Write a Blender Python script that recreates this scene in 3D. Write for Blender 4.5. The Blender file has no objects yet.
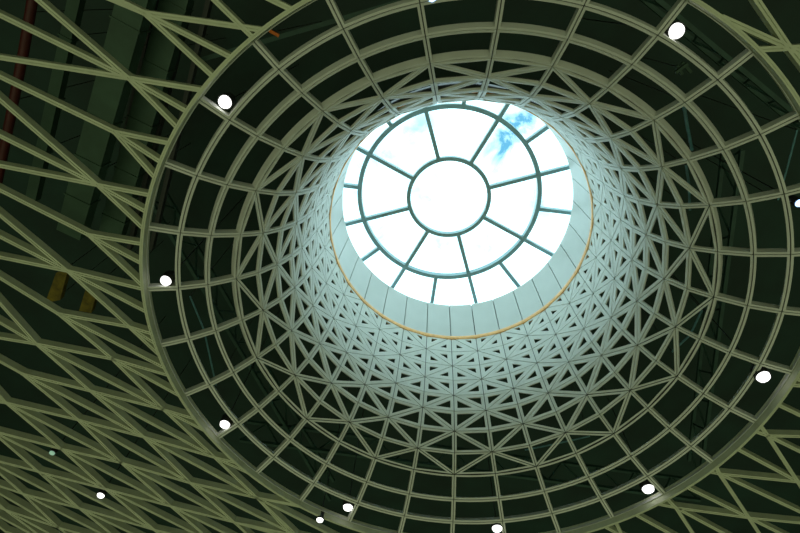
import bpy, math, random
from mathutils import Vector, Matrix
random.seed(4)
PI = math.pi
scene = bpy.context.scene
col = scene.collection

# ------------------------------------------------------------------ camera numbers
F = 522.9
W = (0.474096842, 0.0448474727, 0.0275790084)
CAM = Vector((-2.19618882, -11.7817215, -19.1804865))
_th = math.sqrt(sum(v*v for v in W))
ROT = Matrix.Rotation(_th, 3, Vector(W).normalized())        # world -> camera (x right, y down, z forward)

def on_plane(u, v, z):
    d = ROT.transposed() @ Vector(((u-400)/F, (v-266.5)/F, 1.0))
    return CAM + d*((z-CAM.z)/d.z)

# ------------------------------------------------------------------ materials
def nodes_of(name):
    m = bpy.data.materials.new(name); m.use_nodes = True
    nt = m.node_tree
    return m, nt, nt.nodes['Principled BSDF']

def painted(name, c, rough=.5, metal=0., var=.06, scale=1.5, bump=.0):
    m, nt, b = nodes_of(name)
    tc = nt.nodes.new('ShaderNodeTexCoord')
    n = nt.nodes.new('ShaderNodeTexNoise'); n.inputs['Scale'].default_value = scale; n.inputs['Detail'].default_value = 5
    nt.links.new(tc.outputs['Object'], n.inputs['Vector'])
    r = nt.nodes.new('ShaderNodeValToRGB')
    r.color_ramp.elements[0].position = .3; r.color_ramp.elements[1].position = .7
    r.color_ramp.elements[0].color = (*[max(0, x*(1-var)) for x in c], 1)
    r.color_ramp.elements[1].color = (*[min(1, x*(1+var)) for x in c], 1)
    nt.links.new(n.outputs['Fac'], r.inputs['Fac']); nt.links.new(r.outputs['Color'], b.inputs['Base Color'])
    b.inputs['Roughness'].default_value = rough; b.inputs['Metallic'].default_value = metal
    if bump:
        n2 = nt.nodes.new('ShaderNodeTexNoise'); n2.inputs['Scale'].default_value = 40
        nt.links.new(tc.outputs['Object'], n2.inputs['Vector'])
        bp = nt.nodes.new('ShaderNodeBump'); bp.inputs['Strength'].default_value = bump; bp.inputs['Distance'].default_value = .01
        nt.links.new(n2.outputs['Fac'], bp.inputs['Height']); nt.links.new(bp.outputs['Normal'], b.inputs['Normal'])
    return m

M = dict(
    panel=painted('white_powder_coated_panel', (.72, .74, .69), .5, var=.05),
    collar=painted('collar_sheet', (.56, .58, .54), .38, var=.03, scale=.8),
    beam=painted('pale_olive_painted_steel', (.62, .66, .48), .55, var=.08),
    bone=painted('dark_subframe', (.035, .04, .035), .6),
    gold=painted('gold_band_metal', (.88, .46, .15), .45, .1, var=.15, scale=6),
    mullion=painted('teal_grey_mullion', (.19, .31, .33), .4, .2, var=.08),
    mullion_light=painted('mullion_web', (.42, .62, .66), .4, .1, var=.08),
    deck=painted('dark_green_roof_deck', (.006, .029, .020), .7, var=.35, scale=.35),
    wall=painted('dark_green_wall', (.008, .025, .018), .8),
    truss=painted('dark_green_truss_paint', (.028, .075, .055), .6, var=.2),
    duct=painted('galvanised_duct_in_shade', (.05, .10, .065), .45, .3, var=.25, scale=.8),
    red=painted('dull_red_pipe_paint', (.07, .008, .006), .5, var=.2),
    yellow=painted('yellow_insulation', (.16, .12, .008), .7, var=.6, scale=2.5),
    orange=painted('orange_webbing', (.9, .22, .03), .6),
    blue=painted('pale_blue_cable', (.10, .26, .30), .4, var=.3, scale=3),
    black=painted('black_lamp_housing', (.02, .02, .02), .4),
    alu=painted('brushed_reflector', (.7, .7, .7), .25, .9),
)
def emitter(name, c, s):
    m, nt, b = nodes_of(name)
    b.inputs['Base Color'].default_value = (*c, 1)
    b.inputs['Emission Color'].default_value = (*c, 1); b.inputs['Emission Strength'].default_value = s
    return m
M['lens'] = emitter('lit_white_lens', (1, 1, .97), 2.5)
M['lens_dim'] = emitter('dim_green_lens', (.35, .6, .45), .5)  # faint green glow given to the lens by emission
M['lens_blue'] = emitter('lit_cool_lens', (.35, .55, 1), 3)

def glass():
    m = bpy.data.materials.new('skylight_glass'); m.use_nodes = True
    nt = m.node_tree; nt.nodes.clear()
    o = nt.nodes.new('ShaderNodeOutputMaterial'); mx = nt.nodes.new('ShaderNodeMixShader')
    t = nt.nodes.new('ShaderNodeBsdfTransparent'); t.inputs['Color'].default_value = (.95, .985, .99, 1)
    g = nt.nodes.new('ShaderNodeBsdfGlossy'); g.inputs['Roughness'].default_value = .03
    mx.inputs['Fac'].default_value = .05
    nt.links.new(t.outputs[0], mx.inputs[1]); nt.links.new(g.outputs[0], mx.inputs[2]); nt.links.new(mx.outputs[0], o.inputs[0])
    return m
M['glass'] = glass()

# ------------------------------------------------------------------ mesh helpers
class MB:
    def __init__(s): s.v = []; s.f = []
    def add(s, vs, fs):
        n = len(s.v); s.v += [Vector(x) for x in vs]; s.f += [tuple(i+n for i in f) for f in fs]; return s
    def plate(s, pts, nrm, faces, D):
        """solid plate: front faces on pts, back faces offset along per-point normals"""
        n = len(pts); base = len(s.v)
        s.v += [Vector(p) for p in pts] + [Vector(p)+Vector(q)*D for p, q in zip(pts, nrm)]
        cnt = {}
        for f in faces:
            for i in range(len(f)):
                a, b = f[i], f[(i+1) % len(f)]
                cnt.setdefault((min(a, b), max(a, b)), []).append((a, b))
        for f in faces:
            s.f.append(tuple(base+i for i in f)); s.f.append(tuple(base+n+i for i in reversed(f)))
        for e, l in cnt.items():
            if len(l) == 1:
                a, b = l[0]; s.f.append((base+b, base+a, base+n+a, base+n+b))
        return s
    def extrude(s, prof, a, b, up=Vector((0, 0, 1)), ext=0.):
        """extrude a closed 2D profile (side, up) from a to b"""
        a = Vector(a); b = Vector(b); d = (b-a).normalized(); a = a-d*ext; b = b+d*ext
        side = d.cross(up)
        if side.length < 1e-4: side = d.cross(Vector((1, 0, 0)))
        side.normalize(); u = side.cross(d).normalized()
        n = len(prof); base = len(s.v)
        for e in (a, b):
            for x, y in prof: s.v.append(e+side*x+u*y)
        for i in range(n):
            j = (i+1) % n; s.f.append((base+i, base+j, base+n+j, base+n+i))
        s.f.append(tuple(base+i for i in reversed(range(n)))); s.f.append(tuple(base+n+i for i in range(n)))
        return s
    def box(s, x0, x1, y0, y1, z0, z1):
        return s.add([(x, y, z) for z in (z0, z1) for y in (y0, y1) for x in (x0, x1)],
                     [(0, 2, 3, 1), (4, 5, 7, 6), (0, 1, 5, 4), (2, 6, 7, 3), (0, 4, 6, 2), (1, 3, 7, 5)])
    def tube(s, pts, r, n=10, closed=False):
        pts = [Vector(p) for p in pts]; m = len(pts); base = len(s.v)
        for i, p in enumerate(pts):
            d = (pts[(i+1) % m if closed else min(i+1, m-1)]-pts[(i-1) % m if closed else max(i-1, 0)]).normalized()
            a = d.cross(Vector((0, 0, 1)))
            if a.length < 1e-3: a = Vector((1, 0, 0))
            a.normalize(); b = d.cross(a)
            for k in range(n):
                t = 2*PI*k/n; s.v.append(p+a*math.cos(t)*r+b*math.sin(t)*r)
        for i in range(m if closed else m-1):
            for k in range(n):
                j = (i+1) % m; l = (k+1) % n
                s.f.append((base+i*n+k, base+i*n+l, base+j*n+l, base+j*n+k))
        if not closed:
            s.f.append(tuple(base+k for k in range(n))); s.f.append(tuple(base+(m-1)*n+k for k in reversed(range(n))))
        return s
    def lathe(s, prof, n=180, a0=0., a1=2*PI):
        """closed profile [(r, z)...] revolved about z; full turn or a sector with end caps"""
        full = abs(a1-a0-2*PI) < 1e-6; base = len(s.v); m = len(prof); N = n if full else n+1
        for i in range(N):
            a = a0+(a1-a0)*i/n
            for r, z in prof: s.v.append(Vector((r*math.sin(a), r*math.cos(a), z)))
        for i in range(n):
            j = (i+1) % N
            for k in range(m):
                l = (k+1) % m; s.f.append((base+i*m+k, base+i*m+l, base+j*m+l, base+j*m+k))
        if not full:
            s.f.append(tuple(base+k for k in range(m))); s.f.append(tuple(base+n*m+k for k in reversed(range(m))))
        return s
    def data(s, name, mat, loc=Vector((0, 0, 0)), smooth=False):
        me = bpy.data.meshes.new(name); me.from_pydata([tuple(v-loc) for v in s.v], [], s.f)
        me.materials.append(mat); me.update()
        import bmesh
        bm = bmesh.new(); bm.from_mesh(me); bmesh.ops.recalc_face_normals(bm, faces=bm.faces); bm.to_mesh(me); bm.free()
        if smooth:
            for p in me.polygons: p.use_smooth = True
            try: me.set_sharp_from_angle(angle=math.radians(35))
            except Exception: pass
        return me
    def build(s, name, mat, parent=None, loc=None, smooth=False):
        """loc = world position of the object's origin (top level only); parts take their parent's origin"""
        o0 = parent.matrix_world.translation if parent is not None else Vector(loc or (0, 0, 0))
        if parent is not None: o0 = Vector(parent['_o'])
        me = s.data(name, mat, o0, smooth)
        o = bpy.data.objects.new(name, me); col.objects.link(o)
        if parent is not None: o.parent = parent
        else: o.location = o0
        o['_o'] = tuple(o0)
        return o

def tag(o, label=None, cat=None, group=None, kind=None):
    if label: o['label'] = label
    if cat: o['category'] = cat
    if group: o['group'] = group
    if kind: o['kind'] = kind
    return o
def thing(name, label, cat, loc=(0, 0, 0), group=None):
    o = bpy.data.objects.new(name, None); col.objects.link(o); o.location = loc; o['_o'] = tuple(loc)
    o.empty_display_size = .2
    return tag(o, label, cat, group)
def link_copy(proto, name, k, parent):
    """copy of a part turned k rib steps about the funnel's axis"""
    c = proto.copy(); col.objects.link(c); c.parent = parent; c.name = name
    c.rotation_euler = (0, 0, -k*STEP)
    return c

STEP = math.radians(12)
def P(r, a, z): return Vector((r*math.sin(a), r*math.cos(a), z))

# ------------------------------------------------------------------ the profile of the shell (radius, height)
RAD = {3: 12.98, 2: 11.91, 1: 10.92, 0: 10.0, -1: 9.27, -2: 8.69, -3: 8.27, -4: 8.0, -5: 7.83, -6: 7.70, -7: 7.58, -8: 7.445}
HGT = {3: -1.68, 2: -1.31, 1: -.77, 0: 0., -1: .77, -2: 1.72, -3: 2.77, -4: 3.75, -5: 4.84, -6: 6.0, -7: 7.23, -8: 8.56}
WID = {0: .095, 1: .115, 2: .15, 3: .19, 4: .23, 5: .262, 6: .282, 7: .315}
G = .019                                                    # half the seam between panels

def tri_panel(a, b, c, w, D):
    a, b, c = Vector(a), Vector(b), Vector(c)
    la, lb, lc = (b-c).length, (c-a).length, (a-b).length
    inc = (a*la+b*lb+c*lc)/(la+lb+lc)
    area = (b-a).cross(c-a).length/2; rin = 2*area/(la+lb+lc)
    n = (b-a).cross(c-a).normalized()
    out = Vector((inc.x, inc.y, 0)).normalized()+Vector((0, 0, .6))
    if n.dot(out) < 0: n = -n
    w = min(w, rin*.86)
    O = [inc+(p-inc)*(1-G/rin) for p in (a, b, c)]; I = [inc+(p-inc)*(1-w/rin) for p in (a, b, c)]
    mb = MB(); mb.plate(O+I, [n]*6, [(0, 1, 4, 3), (1, 2, 5, 4), (2, 0, 3, 5)], D)
    return mb

# ------------------------------------------------------------------ lattice funnel
funnel = thing('lattice_funnel', 'tall white funnel of triangular lattice panels rising to the round skylight', 'lattice funnel', (0, 0, 0))
cells = []
for b in range(8):
    lo, hi = -b, -(b+1)
    D = .10-.007*b
    protos = {}
    for par in (0, 1):                                      # par 0: rib k carries the node on the lower hoop
        q = [P(RAD[lo], 0, HGT[lo]), P(RAD[lo], STEP, HGT[lo]), P(RAD[hi], STEP, HGT[hi]), P(RAD[hi], 0, HGT[hi])]
        t = [(q[0], q[1], q[2]), (q[0], q[2], q[3])] if par == 0 else [(q[0], q[1], q[3]), (q[1], q[2], q[3])]
        protos[par] = [tri_panel(*x, WID[b], D) for x in t]
    for k in range(30):
        for j in range(2): cells.append((b, k, (k+b) % 2, j, protos[(k+b) % 2][j]))
def px_area(mb, k):
    rot = Matrix.Rotation(-k*STEP, 3, 'Z'); pts = []
    for v in mb.v[:3]:
        y = ROT @ (rot @ v-CAM); pts.append((F*y.x/y.z, F*y.y/y.z))
    (x0, y0), (x1, y1), (x2, y2) = pts
    return abs((x1-x0)*(y2-y0)-(x2-x0)*(y1-y0))
cells.sort(key=lambda c: -px_area(c[4], c[1]))
cache = {}
for b, k, par, j, mb in cells[:100]:
    key = (b, par, j)
    if key not in cache:
        o = mb.build('triangular_panel', M['panel'], funnel); o.rotation_euler = (0, 0, -k*STEP); cache[key] = o
    else: link_copy(cache[key], 'triangular_panel', k, funnel)
rest = MB()
for b, k, par, j, mb in cells[100:]:
    rot = Matrix.Rotation(-k*STEP, 3, 'Z'); rest.add([rot @ v for v in mb.v], mb.f)
tag(rest.build('triangular_panels', M['panel'], funnel), kind='stuff')
# dark ribs and hoops behind the seams
def seam_bar(mb, a, b, n, w=.035, d0=.075, d1=.17):
    n = n.normalized(); mb.extrude([(-w, d0), (w, d0), (w, d1), (-w, d1)], a, b, up=n)
rib0 = MB()
for b in range(8):
    t = Vector((0, RAD[-b-1]-RAD[-b], HGT[-b-1]-HGT[-b])); n = Vector((0, t.z, -t.y))
    seam_bar(rib0, P(RAD[-b], 0, HGT[-b]), P(RAD[-b-1], 0, HGT[-b-1]), n)
r0 = rib0.build('rib', M['bone'], funnel)
for k in range(1, 30): link_copy(r0, 'rib', k, funnel)
for b in range(0, 8):
    mb = MB()
    for k in range(30):
        a = P(RAD[-b], k*STEP, HGT[-b]); c = P(RAD[-b], (k+1)*STEP, HGT[-b]); m = (a+c)/2
        seam_bar(mb, a, c, Vector((m.x, m.y, 0)).normalized()+Vector((0, 0, .5 if b < 3 else .15)))
    mb.build('hoop', M['bone'], funnel)

# ------------------------------------------------------------------ collar and gold band
collar = thing('collar', 'smooth pale drum of curved sheets between gold band and skylight glass', 'collar', (0, 0, 0))
cp = [(7.45, 8.68), (7.43, 9.2), (7.37, 10.2), (7.30, 11.2), (7.235, 11.9), (7.22, 12.1), (7.25, 12.22), (7.45, 12.4), (7.95, 13.0), (8.50, 13.95)]
prof = cp+[(8.7, 13.95), (8.1, 12.8), (7.8, 12.3), (7.7, 10.), (7.6, 8.68)]
g = .0034
c0 = MB().lathe(prof, 6, g, STEP-g).build('collar_panel', M['collar'], collar, smooth=True)
for k in range(1, 30): link_copy(c0, 'collar_panel', k, collar)
MB().lathe([(7.62, 8.70), (7.75, 8.70), (7.85, 12.3), (8.15, 12.8), (8.85, 13.95), (8.72, 13.95), (8.12, 12.81), (7.82, 12.32), (7.72, 10.)], 120).build('backing_drum', M['bone'], collar)
gold = MB().lathe([(7.50, 8.37), (7.40, 8.38), (7.37, 8.46), (7.375, 8.62), (7.39, 8.67), (7.50, 8.675), (7.64, 8.66), (7.64, 8.40)], 240)
gb = gold.build('gold_band', M['gold'], smooth=True)
tag(gb, 'thin gold metal band circling the foot of the smooth collar', 'band')

# ------------------------------------------------------------------ coffer grid
grid = thing('coffer_grid', 'three rings of open square coffers around the lattice funnel', 'coffer grid', (0, 0, 0))
def coffer(lo, hi, w, D, wo):
    """curved frame between hoops lo (outer) and hi (inner), one rib step wide"""
    r0, z0, r1, z1 = RAD[lo], HGT[lo], RAD[hi], HGT[hi]
    L = math.hypot(r1-r0, z1-z0); tr, tz = (r1-r0)/L, (z1-z0)/L
    nr, nz = tz, -tr
    if nz < 0: nr, nz = -nr, -nz
    vs = [G, wo, L-w, L-G]; N = 8
    pts, nrm = [], []
    for v in vs:
        r = r0+tr*v; z = z0+tz*v
        us = [G/r, w/r]+[w/r+(STEP-2*w/r)*i/N for i in range(1, N)]+[STEP-w/r, STEP-G/r]
        for u in us:
            pts.append(P(r, u, z)); nrm.append(P(nr, u, nz))
    nu = N+3; faces = []
    for j in range(3):
        for i in range(nu-1):
            if j in (0, 2) or i in (0, nu-2): faces.append((j*nu+i, j*nu+i+1, (j+1)*nu+i+1, (j+1)*nu+i))
    return MB().plate(pts, nrm, faces, D)
for lo, hi in ((1, 0), (2, 1), (3, 2)):
    c = coffer(lo, hi, .10, .29, .045 if lo == 3 else .10).build('coffer_frame', M['panel'], grid)
    for k in range(1, 30): link_copy(c, 'coffer_frame', k, grid)
mb = MB()
for b in (3, 2, 1):
    t = Vector((0, RAD[b-1]-RAD[b], HGT[b-1]-HGT[b])); seam_bar(mb, P(RAD[b], 0, HGT[b]), P(RAD[b-1], 0, HGT[b-1]), Vector((0, t.z, -t.y)), d1=.28)
c = mb.build('rib', M['bone'], grid)
for k in range(1, 30): link_copy(c, 'rib', k, grid)
for b in (1, 2):
    mb = MB(); r, z = RAD[b], HGT[b]
    mb.lathe([(r-.03, z+.05), (r+.03, z+.05), (r+.13, z+.25), (r+.07, z+.25)], 120); mb.build('hoop', M['bone'], grid)
r, z = RAD[3], HGT[3]
rim = MB().lathe([(r+.005, z-.26), (r+.06, z-.26), (r+.06, z-.245), (r+.07, z-.245), (r+.07, z-.26), (r+.13, z-.26), (r+.13, z+.25), (r+.005, z+.25)], 240)
rim.build('rim_beam', M['beam'], grid)

# ------------------------------------------------------------------ lattice canopy
ZP = -1.93
PR = [(-.08, 0), (-.013, 0), (-.013, .035), (.013, .035), (.013, 0), (.08, 0), (.08, .29), (-.08, .29)]
def N(u, v): return on_plane(u, v, ZP)
nd = {}
for i, uv in enumerate([(144, 13), (128, 78), (114, 132), (97, 185), (88, 235), (67, 271), (58, 314), (36, 344), (22, 374), (6, 403)]): nd[(-i, i)] = N(*uv)
nd[(1, -1)] = N(158, -55)
for a, c, u, v in ((-5, 6, 129, 327), (-6, 7, 112, 359), (-7, 8, 90, 391), (-8, 9, 78, 420), (-9, 10, 61, 449), (-10, 11, 38.5, 472), (-11, 12, 22.8, 494), (-12, 13, 5, 510),
                   (-6, 8, 163, 409.5), (-7, 9, 143.5, 437), (-8, 10, 120.8, 462.8), (-9, 11, 105, 489), (-10, 12, 78.8, 508.3), (-11, 13, 57.8, 527.5),
                   (-6, 9, 214.5, 457.5), (-7, 10, 190, 483), (-8, 11, 170.8, 506.5), (-6, 10, 257, 498), (-7, 11, 233.8, 522.3)): nd[(a, c)] = N(u, v)
def par(x, y, z): return nd[x]+nd[y]-nd[z]
nd[(-10, 10)] = par((-9, 10), (-10, 11), (-9, 11)); nd[(-11, 11)] = par((-10, 11), (-11, 12), (-10, 12)); nd[(-12, 12)] = par((-11, 12), (-12, 13), (-11, 13))
nd[(-13, 13)] = nd[(-12, 12)]*2-nd[(-11, 11)]
nd[(-9, 12)] = par((-9, 11), (-8, 11), (-8, 10)); nd[(-10, 13)] = par((-10, 12), (-9, 12), (-9, 11)); nd[(-8, 12)] = par((-8, 11), (-7, 11), (-7, 10))
nd[(-9, 13)] = par((-9, 12), (-8, 12), (-8, 11)); nd[(-11, 14)] = par((-11, 13), (-10, 13), (-10, 12)); nd[(-12, 14)] = par((-12, 13), (-11, 14), (-11, 13))*1
nd[(-6, 11)] = par((-6, 10), (-7, 11), (-7, 10)); nd[(-7, 12)] = par((-7, 11), (-8, 12), (-8, 11)); nd[(-5, 11)] = nd[(-6, 11)]+nd[(-6, 10)]-nd[(-7, 10)]
nd[(-13, 14)] = par((-12, 13), (-12, 14), (-11, 13))
RL = RAD[3]+.09
def clip(a, b):
    """shorten a->b where it meets the rim beam's circle"""
    d = b-a; A = d.x*d.x+d.y*d.y; B = 2*(a.x*d.x+a.y*d.y); C = a.x**2+a.y**2-RL*RL
    if C <= 0: return None
    disc = B*B-4*A*C
    if disc < 0: return b
    t = (-B-math.sqrt(disc))/(2*A)
    return b if t >= 1 or t < 0 else a+d*t
edges = []
def E(a, b):
    a, b = Vector(a), Vector(b)
    ra, rb = math.hypot(a.x, a.y), math.hypot(b.x, b.y)
    if ra < RL-.01 and rb > RL: a = clip(b, a)
    elif rb < RL-.01 and ra > RL: b = clip(a, b)
    elif ra < RL and rb < RL: return
    if (b-a).length < .2: return
    edges.append((a, b))
def ray(a, px):                                              # from a node towards a point of the canopy, ends at the rim
    q = N(*px); d = (q-a).normalized(); e = clip(a, q+d*.9)
    if e is not None: E(a, e)
for key, p in nd.items():
    for da, dc in ((1, 0), (0, 1), (1, 1)):
        q = nd.get((key[0]+da, key[1]+dc))
        if q is not None:
            e = clip(p, q)
            if e is not None: E(p, e)
for key, l in {(1, -1): [(253, 38), (290, 9), (311, -30)], (0, 0): [(262, 30), (230, 57), (213, 77)], (-1, 1): [(200, 90), (187, 112), (177, 128)],
               (-2, 2): [(167, 143), (157, 160), (152, 175)], (-3, 3): [(148, 195), (144, 211), (142, 228)], (-4, 4): [(141, 244), (140, 263), (140, 284)],
               (-5, 5): [(141, 289), (146, 312)], (-6, 6): [(168, 370)], (-5, 6): [(152, 334), (157, 345), (162, 358)], (-6, 7): [(170, 376), (183, 398)],
               (-6, 8): [(198, 420), (216, 437)], (-6, 9): [(240, 464), (250, 474)], (-6, 10): [(324, 512), (300, 506), (300, 545)], (-7, 11): [(285, 537)]}.items():
    for px in l: ray(nd[key], px)
# coarse half of the lattice, twice the spacing
cn = {i: N(*uv) for i, uv in {0: (-71, -94), 2: (-60, 48), 4: (-80, 150), 6: (-51, 247), 8: (-62, 328), 10: (-70, 392)}.items()}
for i in (1, 3, 5, 7, 9):
    for j in (i-1, i+1): E(cn[j], nd[(-i, i)])
for i in (2, 4, 6, 8): E(cn[i], nd[(-i, i)])
E(cn[0], nd[(0, 0)]); E(N(-60, -14), nd[(-1, 1)]); E(N(-60, 106), nd[(-3, 3)]); E(N(-55, 209), nd[(-5, 5)]); E(N(-50, 294), nd[(-7, 7)]); E(N(-50, 375), nd[(-9, 9)])
E(N(60, -22), nd[(0, 0)]); E(N(60, -120), nd[(1, -1)])
def dist_cam(e): return ((e[0]+e[1])/2-CAM).length/max(.1, (e[1]-e[0]).length)
def build_canopy(name, label, edges):
    t = thing(name, label, 'lattice canopy', tuple((edges[0][0]+edges[0][1])/2))
    edges = sorted(edges, key=dist_cam)
    for i, (a, b) in enumerate(edges[:100]): MB().extrude(PR, a+Vector((0, 0, .0011*(i % 13))), b+Vector((0, 0, .0011*(i % 13))), ext=.06).build('beam', M['beam'], t)
    if len(edges) > 100:
        mb = MB()
        for i, (a, b) in enumerate(edges[100:]): mb.extrude(PR, a+Vector((0, 0, .0011*(i % 13))), b+Vector((0, 0, .0011*(i % 13))), ext=.06)
        tag(mb.build('beams', M['beam'], t), kind='stuff')
build_canopy('lattice_canopy', 'wide flat web of olive steel beams left of the outer ring', edges)

edges = []
def L(*px):
    for a, b in zip(px, px[1:]): E(N(*a), N(*b))
n1, n2 = (749, 518), (798, 482)
L((614, 519), (634, 560)); L((664, 496), (676, 508), (712, 563)); L((713, 460), (719.5, 474), n1, (783, 570)); L((757, 421), (768, 436), n2, (850, 560))
L((789, 376), (815, 386), (850, 440))
L((683.6, 486), n1, (830, 558)); L((733, 447), n2, (870, 518)); L((676, 508), (745, 545)); L((719.5, 474), (800, 512), (860, 545)); L((632, 513), (690, 545)); L((599, 524), (640, 546))
L((650, 503), (676, 508), n1, (830, 526)); L((704, 471), (719.5, 474), n2, (870, 488)); L((784, 385), (850, 389)); L((774, 403), (860, 444)); L((752, 430.5), (768, 436), (860, 438)); L((768, 436), (860, 481))
build_canopy('lattice_canopy', 'web of olive steel beams crossing the lower right corner outside the ring', edges)
edges = []
n3 = (790, 48)
L((737, -30), n3, (850, 125)); L((753.5, 50), n3, (860, 45)); L((704, 9), n3, (860, 80)); L((660, -32), (704, -12), (737, -30))
build_canopy('lattice_canopy', 'few olive steel beams meeting in the upper right corner', edges)

# ------------------------------------------------------------------ skylight
SC = Vector((-.40, .06, 14.0))
sky = thing('skylight', 'round white glass skylight divided by eight teal spokes and two rings', 'skylight', tuple(SC))
PH = .3
def SP(r, a, z=0.): return SC+P(r, a, z)
def ring_part(name, r, w, d):
    mb = MB()
    mb.lathe([(r-w, .0), (r+w, .0), (r+w, d), (r-w, d)], 144)
    mb.v = [v+SC for v in mb.v]
    return mb.build(name, M['mullion'], sky, smooth=False)
ring_part("hub_ring", 2.68, .125, .36); ring_part("middle_ring", 5.97, .14, .40)
MB_ = MB().lathe([(8.72, .0), (9.0, .0), (9.0, .4), (8.72, .4)], 144); MB_.v = [v+SC-Vector((SC.x, SC.y, 0)) for v in MB_.v]
MB_.build('curb', M['mullion'], sky)
TP = [(-.12, .01), (.12, .01), (.12, .36), (-.12, .36)]
for k in range(8):
    a = PH+k*PI/4
    MB().extrude(TP, SP(2.72, a), SP(8.6, a)).build('spoke', M['mullion'], sky)
    MB().extrude(TP, SP(6.03, a+PI/8), SP(8.6, a+PI/8)).build('short_spoke', M['mullion'], sky)
def pane(r0, r1, a0, a1, n):
    mb = MB(); z0, z1 = .27, .30
    if r0 == 0:
        pts = [SP(r1, 2*PI*i/48, z0) for i in range(48)]; mb.plate(pts, [Vector((0, 0, 1))]*48, [tuple(range(48))], z1-z0)
    else:
        pts = [SP(r0, a0+(a1-a0)*i/n, z0) for i in range(n+1)]+[SP(r1, a0+(a1-a0)*i/n, z0) for i in range(n+1)]
        mb.plate(pts, [Vector((0, 0, 1))]*len(pts), [(i, i+1, n+2+i, n+1+i) for i in range(n)], z1-z0)
    mb.build('glass_pane', M['glass'], sky)
pane(0, 2.62, 0, 0, 0)
for k in range(8):
    pane(2.75, 5.89, PH+k*PI/4+.012, PH+(k+1)*PI/4-.012, 10)
for k in range(16):
    pane(6.05, 8.55, PH+k*PI/8+.007, PH+(k+1)*PI/8-.007, 6)

# ------------------------------------------------------------------ dark roof space
ceil = MB()
NS = 96
for i in range(NS):
    a0, a1 = 2*PI*i/NS, 2*PI*(i+1)/NS
    def sq(a):
        m = max(abs(math.sin(a)), abs(math.cos(a))); return P(46/m, a, 10.0)
    ceil.add([P(7.9, a0, 10), P(7.9, a1, 10), sq(a1), sq(a0)], [(0, 1, 2, 3)])
    ceil.add([P(7.9, a0, 10.3), P(7.9, a1, 10.3), sq(a1)+Vector((0, 0, .3)), sq(a0)+Vector((0, 0, .3))], [(0, 3, 2, 1)])
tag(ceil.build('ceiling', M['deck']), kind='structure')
for nm, b in (('wall_left', (-46.4, -46, -46, 46)), ('wall_right', (46, 46.4, -46, 46)), ('wall_back', (-46, 46, 46, 46.4)), ('wall_front', (-46, 46, -46.4, -46))):  # unseen far walls, added to block low sky light under the deck
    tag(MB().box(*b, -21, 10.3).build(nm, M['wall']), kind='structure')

def truss(name, label, a, b, h, n, r=.09, mat='truss'):
    a, b = Vector(a), Vector(b); t = thing(name, label, 'truss', tuple(a), 'steel trusses in the dark roof space')
    up = Vector((0, 0, h)); sqp = [(-r, -r), (r, -r), (r, r), (-r, r)]
    MB().extrude(sqp, a, b).build('bottom_chord', M[mat], t); MB().extrude(sqp, a+up, b+up).build('top_chord', M[mat], t)
    for i in range(n):
        p0 = a+(b-a)*(i/n); p1 = a+(b-a)*((i+1)/n); m = (p0+p1)/2+up
        MB().tube([p0, m], r*.6, 8).build('web_member', M[mat], t); MB().tube([m, p1], r*.6, 8).build('web_member', M[mat], t)
def V(u, v, z): return on_plane(u, v, z)
def hang(t, *pts):
    for p in pts: MB().tube([p, Vector((p.x, p.y, 10.02))], .02, 6).build('hanger', M['bone'], t)
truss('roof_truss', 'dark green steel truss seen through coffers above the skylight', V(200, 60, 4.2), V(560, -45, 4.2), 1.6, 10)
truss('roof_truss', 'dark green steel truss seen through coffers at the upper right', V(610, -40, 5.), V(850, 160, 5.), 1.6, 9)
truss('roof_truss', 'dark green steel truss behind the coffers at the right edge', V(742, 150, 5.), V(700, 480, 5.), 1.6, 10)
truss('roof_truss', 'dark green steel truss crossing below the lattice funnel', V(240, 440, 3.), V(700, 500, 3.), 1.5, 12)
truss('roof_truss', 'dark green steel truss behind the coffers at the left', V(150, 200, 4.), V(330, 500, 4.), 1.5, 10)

def duct(name, label, cat, pts, w, h, mat, flange=1.5, group=None):
    t = thing(name, label, cat, tuple(pts[0]), group)
    pr = [(-w, 0), (w, 0), (w, h), (-w, h)]
    for a, b in zip(pts, pts[1:]):
        MB().extrude(pr, a, b).build('casing', M[mat], t)
        hang(t, a+(b-a)*.25+Vector((0, 0, h)), a+(b-a)*.75+Vector((0, 0, h)))
        d = b-a; n = int(d.length/flange)
        for i in range(1, n):
            p = a+d*(i/n); q = p+d.normalized()*.06
            MB().extrude([(-w-.05, -.05), (w+.05, -.05), (w+.05, h+.05), (-w-.05, h+.05)], p, q).build('flange', M[mat], t)
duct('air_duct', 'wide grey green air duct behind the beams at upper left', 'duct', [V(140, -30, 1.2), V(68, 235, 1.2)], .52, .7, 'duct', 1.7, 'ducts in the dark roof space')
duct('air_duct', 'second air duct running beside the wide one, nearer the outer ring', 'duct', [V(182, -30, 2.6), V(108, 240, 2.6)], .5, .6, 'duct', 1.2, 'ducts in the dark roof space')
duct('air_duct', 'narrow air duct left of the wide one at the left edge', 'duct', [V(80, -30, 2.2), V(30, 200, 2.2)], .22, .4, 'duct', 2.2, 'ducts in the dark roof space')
for i, (x0, x1) in enumerate(((160, 100), (196, 128), (215, 150))):
    j = MB().extrude([(-.09, 0), (.09, 0), (.09, .35), (-.09, .35)], V(x0, -30, 3.4), V(x1, 250, 3.4)).build('roof_joist', M['bone'], loc=V(x0, -30, 3.4))
    tag(j, ['dark roof joist between the two left air ducts', 'dark roof joist over the right side of the second duct', 'dark roof joist closest to the outer ring at upper left'][i], 'joist', 'dark joists at the upper left')
rp = tag(MB().tube([V(36, -20, .8), V(24, 50, .8), V(4, 150, .8), V(-8, 210, .8)], .17, 14).build('red_pipe', M['red'], loc=V(36, -20, .8), smooth=True), 'dull red sprinkler pipe running down the left edge behind the beams', 'pipe')
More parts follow.
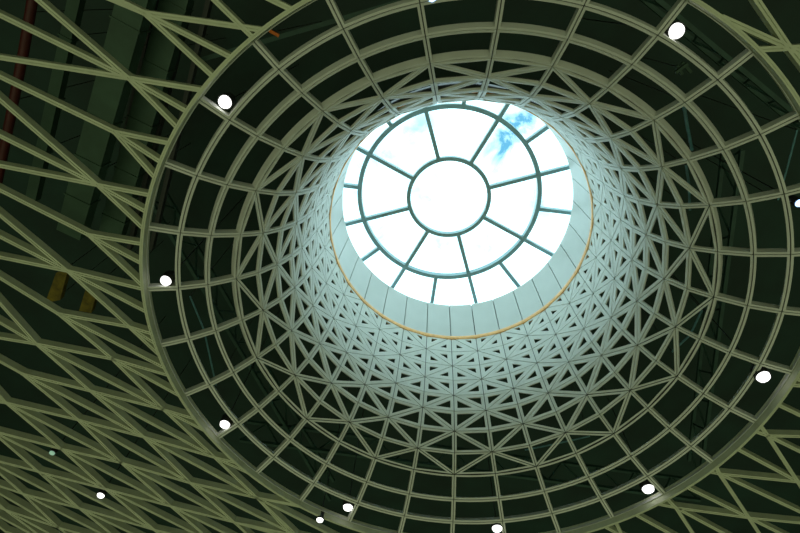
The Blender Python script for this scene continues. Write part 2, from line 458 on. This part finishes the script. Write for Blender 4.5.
hang(rp, V(30, 12, .9), V(14, 100, .9))
def slab(name, label, quad, z, h, mat, cat, group):
    pts = [V(*q, z) for q in quad]
    o = tag(MB().plate(pts, [Vector((0, 0, 1))]*4, [(0, 1, 2, 3)], h).build(name, M[mat], loc=pts[0]), label, cat, group)
    hang(o, (pts[0]+pts[1])/2+Vector((0, 0, h*.5)), (pts[2]+pts[3])/2+Vector((0, 0, h*.5)))
slab('insulation_strip', 'yellow strip behind the left lattice node, left of two', [(56, 273), (68, 270), (60, 300), (45, 303)], 1.6, .3, 'yellow', 'insulation', 'yellow strips in the roof space')
slab('insulation_strip', 'yellow strip behind the left lattice node, right of two', [(86, 288), (98, 290), (91, 313), (79, 311)], 1.6, .3, 'yellow', 'insulation', 'yellow strips in the roof space')
st = tag(MB().tube([V(267, 29, .6), V(272, 32, .55), V(279, 36, .6)], .06, 8).build('orange_strap', M['orange'], loc=V(267, 29, .6)), 'small orange strap behind the outer ring at upper left', 'strap')
hang(st, V(272, 32, .55))
def cable(label, pts, r=.035):
    o = tag(MB().tube(pts, r, 8).build('cable', M['blue'], loc=pts[0]), label, 'cable', 'pale blue cables behind the lattice')
    hang(o, pts[0], pts[-1])
cable('pale blue cable hanging behind the upper right coffers', [V(683, 100, 1.2), V(687, 125, 1.), V(692, 150, 1.2)], .06)
cable('pale blue cable behind the right edge of the funnel lattice', [V(686, 165, 1.2), V(689, 185, 1.), V(690, 210, 1.2)], .05)
cable('pale blue cable running down behind the left coffers', [V(190, 296, .8), V(204, 330, .8), V(216, 385, .8)], .04)
cable('pale blue cable crossing behind the bottom right of the funnel', [V(525, 450, 2.), V(560, 443, 2.), V(590, 436, 2.)], .04)
cable('pale blue cable behind the lower right funnel lattice', [V(702, 310, 2.), V(690, 335, 2.), V(672, 352, 2.)], .05)
cable('pale blue cable across the third coffer ring at the right edge', [V(797, 130, 1.), V(788, 165, 1.), V(778, 200, 1.)], .035)
# a small bracket with two tines behind the upper right coffers
t = br = thing('equipment_bracket', 'small grey bracket behind the coffers at upper right', 'bracket', tuple(V(682, 68, 1.4)))
for a, b, dz in (((676, 73), (688, 64), 0), ((679, 66), (684, 75), .12), ((684, 63), (693, 73), .12)):
    MB().extrude([(-.05, 0), (.05, 0), (.05, .1), (-.05, .1)], V(*a, 1.4)+Vector((0, 0, dz)), V(*b, 1.4)+Vector((0, 0, dz))).build('bar', M['duct'], t)

hang(br, V(682, 68, 1.55))
# ------------------------------------------------------------------ lamps
def lamp(u, v, rpx, z, label, lens='lens', group='round spotlights around the ring'):
    c = V(u, v, z); r = rpx*(c-CAM).length/F/1.07*.93
    t = thing('spotlight', label, 'spotlight', tuple(c), group)
    def mv(mb): mb.v = [x+c for x in mb.v]; return mb
    mv(MB().lathe([(r*1.04, -.02), (r*1.16, -.02), (r*1.2, .05), (r*1.2, .38), (r*.9, .52), (.03, .55), (.03, .5), (r*.85, .47), (r*1.08, .34), (r*1.08, .05)], 32)).build('housing', M['black'], t, smooth=True)
    mv(MB().lathe([(.001, -.03-r*.56), (r*.4, -.03-r*.52), (r*.7, -.03-r*.40), (r*.9, -.03-r*.25), (r, .0), (r, .04), (.001, .04)], 32)).build('lens', M[lens], t, smooth=True)
    MB().tube([c+Vector((0, 0, .5)), c+Vector((0, 0, 10-c.z))], .025, 8).build('drop_rod', M['black'], t)
lamp(225, 102, 6.8, -1.25, 'large bright round spotlight inside the ring at the upper left')
lamp(676.5, 31, 7., -1.25, 'large bright round spotlight near the top right coffers')
lamp(166, 280.5, 5.6, -1.4, 'bright round spotlight at the left in the outermost coffer ring')
lamp(225, 424, 5.2, -1.4, 'bright round spotlight at lower left inside the ring')
lamp(348, 507, 4.9, -1.4, 'bright round spotlight at the bottom, left of the lowest coffers')
lamp(497, 528, 5., -1.4, 'bright round spotlight cut by the bottom edge below the funnel')
lamp(648, 488.5, 5.6, -1.4, 'bright round spotlight at the lower right near the outer ring')
lamp(763, 376.5, 6., -1.4, 'bright round spotlight at the right in the outermost coffer ring')
lamp(101, 495, 3.3, -2.02, 'small bright spotlight between beams in the lower left corner')
lamp(320, 519.5, 3.5, -2.0, 'small bright spotlight just outside the ring at the bottom')
lamp(52.5, 452.5, 2.6, -1.95, 'tiny dim greenish spotlight between beams at lower left', 'lens_dim')
lamp(799, 203, 3.5, -1.25, 'small bluish spotlight cut by the right edge', 'lens_blue')
lamp(432, -2, 4., -1.25, 'bluish spotlight cut by the top edge', 'lens_blue')

# ------------------------------------------------------------------ sky and hall light
w = bpy.data.worlds.new('World'); scene.world = w; w.use_nodes = True
nt = w.node_tree; nt.nodes.clear()
def nn(t): return nt.nodes.new(t)
def math_(op, a, b=None, c=None):
    n = nn('ShaderNodeMath'); n.operation = op
    for i, x in enumerate((a, b, c)):
        if x is None: continue
        if hasattr(x, 'links') or hasattr(x, 'is_linked'): nt.links.new(x, n.inputs[i])
        else: n.inputs[i].default_value = x
    return n.outputs[0]
tc = nn('ShaderNodeTexCoord'); sep = nn('ShaderNodeSeparateXYZ'); nt.links.new(tc.outputs['Generated'], sep.inputs[0])
def sky_dir(u, v): return (ROT.transposed() @ Vector(((u-400)/F, (v-266.5)/F, 1.0))).normalized()
noise = nn('ShaderNodeTexNoise'); noise.inputs['Scale'].default_value = 15; noise.inputs['Distortion'].default_value = .4; noise.inputs['Detail'].default_value = 7; noise.inputs['Roughness'].default_value = .6
nt.links.new(tc.outputs['Generated'], noise.inputs['Vector'])
blue = None
for (u, v), rad, amt in (((524, 122), .065, .95), ((505, 140), .06, .85), ((350, 178), .08, .66), ((422, 124), .06, .62), ((438, 252), .07, .62), ((500, 170), .09, .6), ((425, 190), .09, .6), ((545, 200), .08, .6), ((380, 240), .08, .6), ((480, 240), .08, .58), ((390, 150), .08, .6)):
    d = nn('ShaderNodeVectorMath'); d.operation = 'DISTANCE'; nt.links.new(tc.outputs['Generated'], d.inputs[0]); d.inputs[1].default_value = sky_dir(u, v)
    s = nn('ShaderNodeMapRange'); s.interpolation_type = 'SMOOTHSTEP'; nt.links.new(d.outputs['Value'], s.inputs['Value'])
    s.inputs['From Min'].default_value = 0; s.inputs['From Max'].default_value = rad; s.inputs['To Min'].default_value = amt; s.inputs['To Max'].default_value = 0
    blue = s.outputs[0] if blue is None else math_('ADD', blue, s.outputs[0])
nz = nn('ShaderNodeMapRange'); nt.links.new(noise.outputs['Fac'], nz.inputs['Value']); nz.inputs['From Min'].default_value = .34; nz.inputs['From Max'].default_value = .6
bl = math_('MULTIPLY', blue, nz.outputs[0])
bl = math_("MINIMUM", math_("MULTIPLY", bl, 1.16), 1.0)
mix = nn('ShaderNodeMix'); mix.data_type = 'RGBA'; nt.links.new(bl, mix.inputs['Factor'])
mix.inputs[6].default_value = (2.08, 2.92, 3.1, 1); mix.inputs[7].default_value = (.16, .62, .98, 1)
mul = nn('ShaderNodeMix'); mul.data_type = 'RGBA'
up = nn('ShaderNodeMapRange'); nt.links.new(sep.outputs['Z'], up.inputs['Value']); up.inputs['From Min'].default_value = -.02; up.inputs['From Max'].default_value = .02
nt.links.new(up.outputs[0], mul.inputs['Factor'])
# light of the hall below: strongest straight up from the floor
dn = math_('POWER', math_('MAXIMUM', math_('MULTIPLY', sep.outputs['Z'], -1.0), 0.0), 4.0)
dn = math_('MULTIPLY', dn, math_('MULTIPLY_ADD', sep.outputs['Y'], -.9, 1.0))
hall = nn('ShaderNodeMix'); hall.data_type = 'RGBA'; nt.links.new(dn, hall.inputs['Factor'])
hall.inputs[6].default_value = (.012, .02, .012, 1); hall.inputs[7].default_value = (.64, .715, .41, 1)
nt.links.new(hall.outputs[2], mul.inputs[6]); nt.links.new(mix.outputs[2], mul.inputs[7])
bg = nn('ShaderNodeBackground'); nt.links.new(mul.outputs[2], bg.inputs['Color']); bg.inputs['Strength'].default_value = 1.0
ow = nn('ShaderNodeOutputWorld'); nt.links.new(bg.outputs[0], ow.inputs['Surface'])

# ------------------------------------------------------------------ camera
cd = bpy.data.cameras.new('Camera'); cam = bpy.data.objects.new('Camera', cd); col.objects.link(cam); scene.camera = cam
cd.sensor_width = 36; cd.lens = F/800*36; cd.clip_end = 500
Rt = ROT.transposed()
rt, dn_, fw = Rt @ Vector((1, 0, 0)), Rt @ Vector((0, 1, 0)), Rt @ Vector((0, 0, 1))
m = Matrix((rt, -dn_, -fw)).transposed().to_4x4(); m.translation = CAM
cam.matrix_world = m
vs = scene.view_settings; vs.view_transform = 'Standard'; vs.look = 'None'; vs.gamma = 1; vs.use_curve_mapping = False; vs.exposure = 0.0
for o in list(bpy.data.objects):
    if '_o' in o: del o['_o']
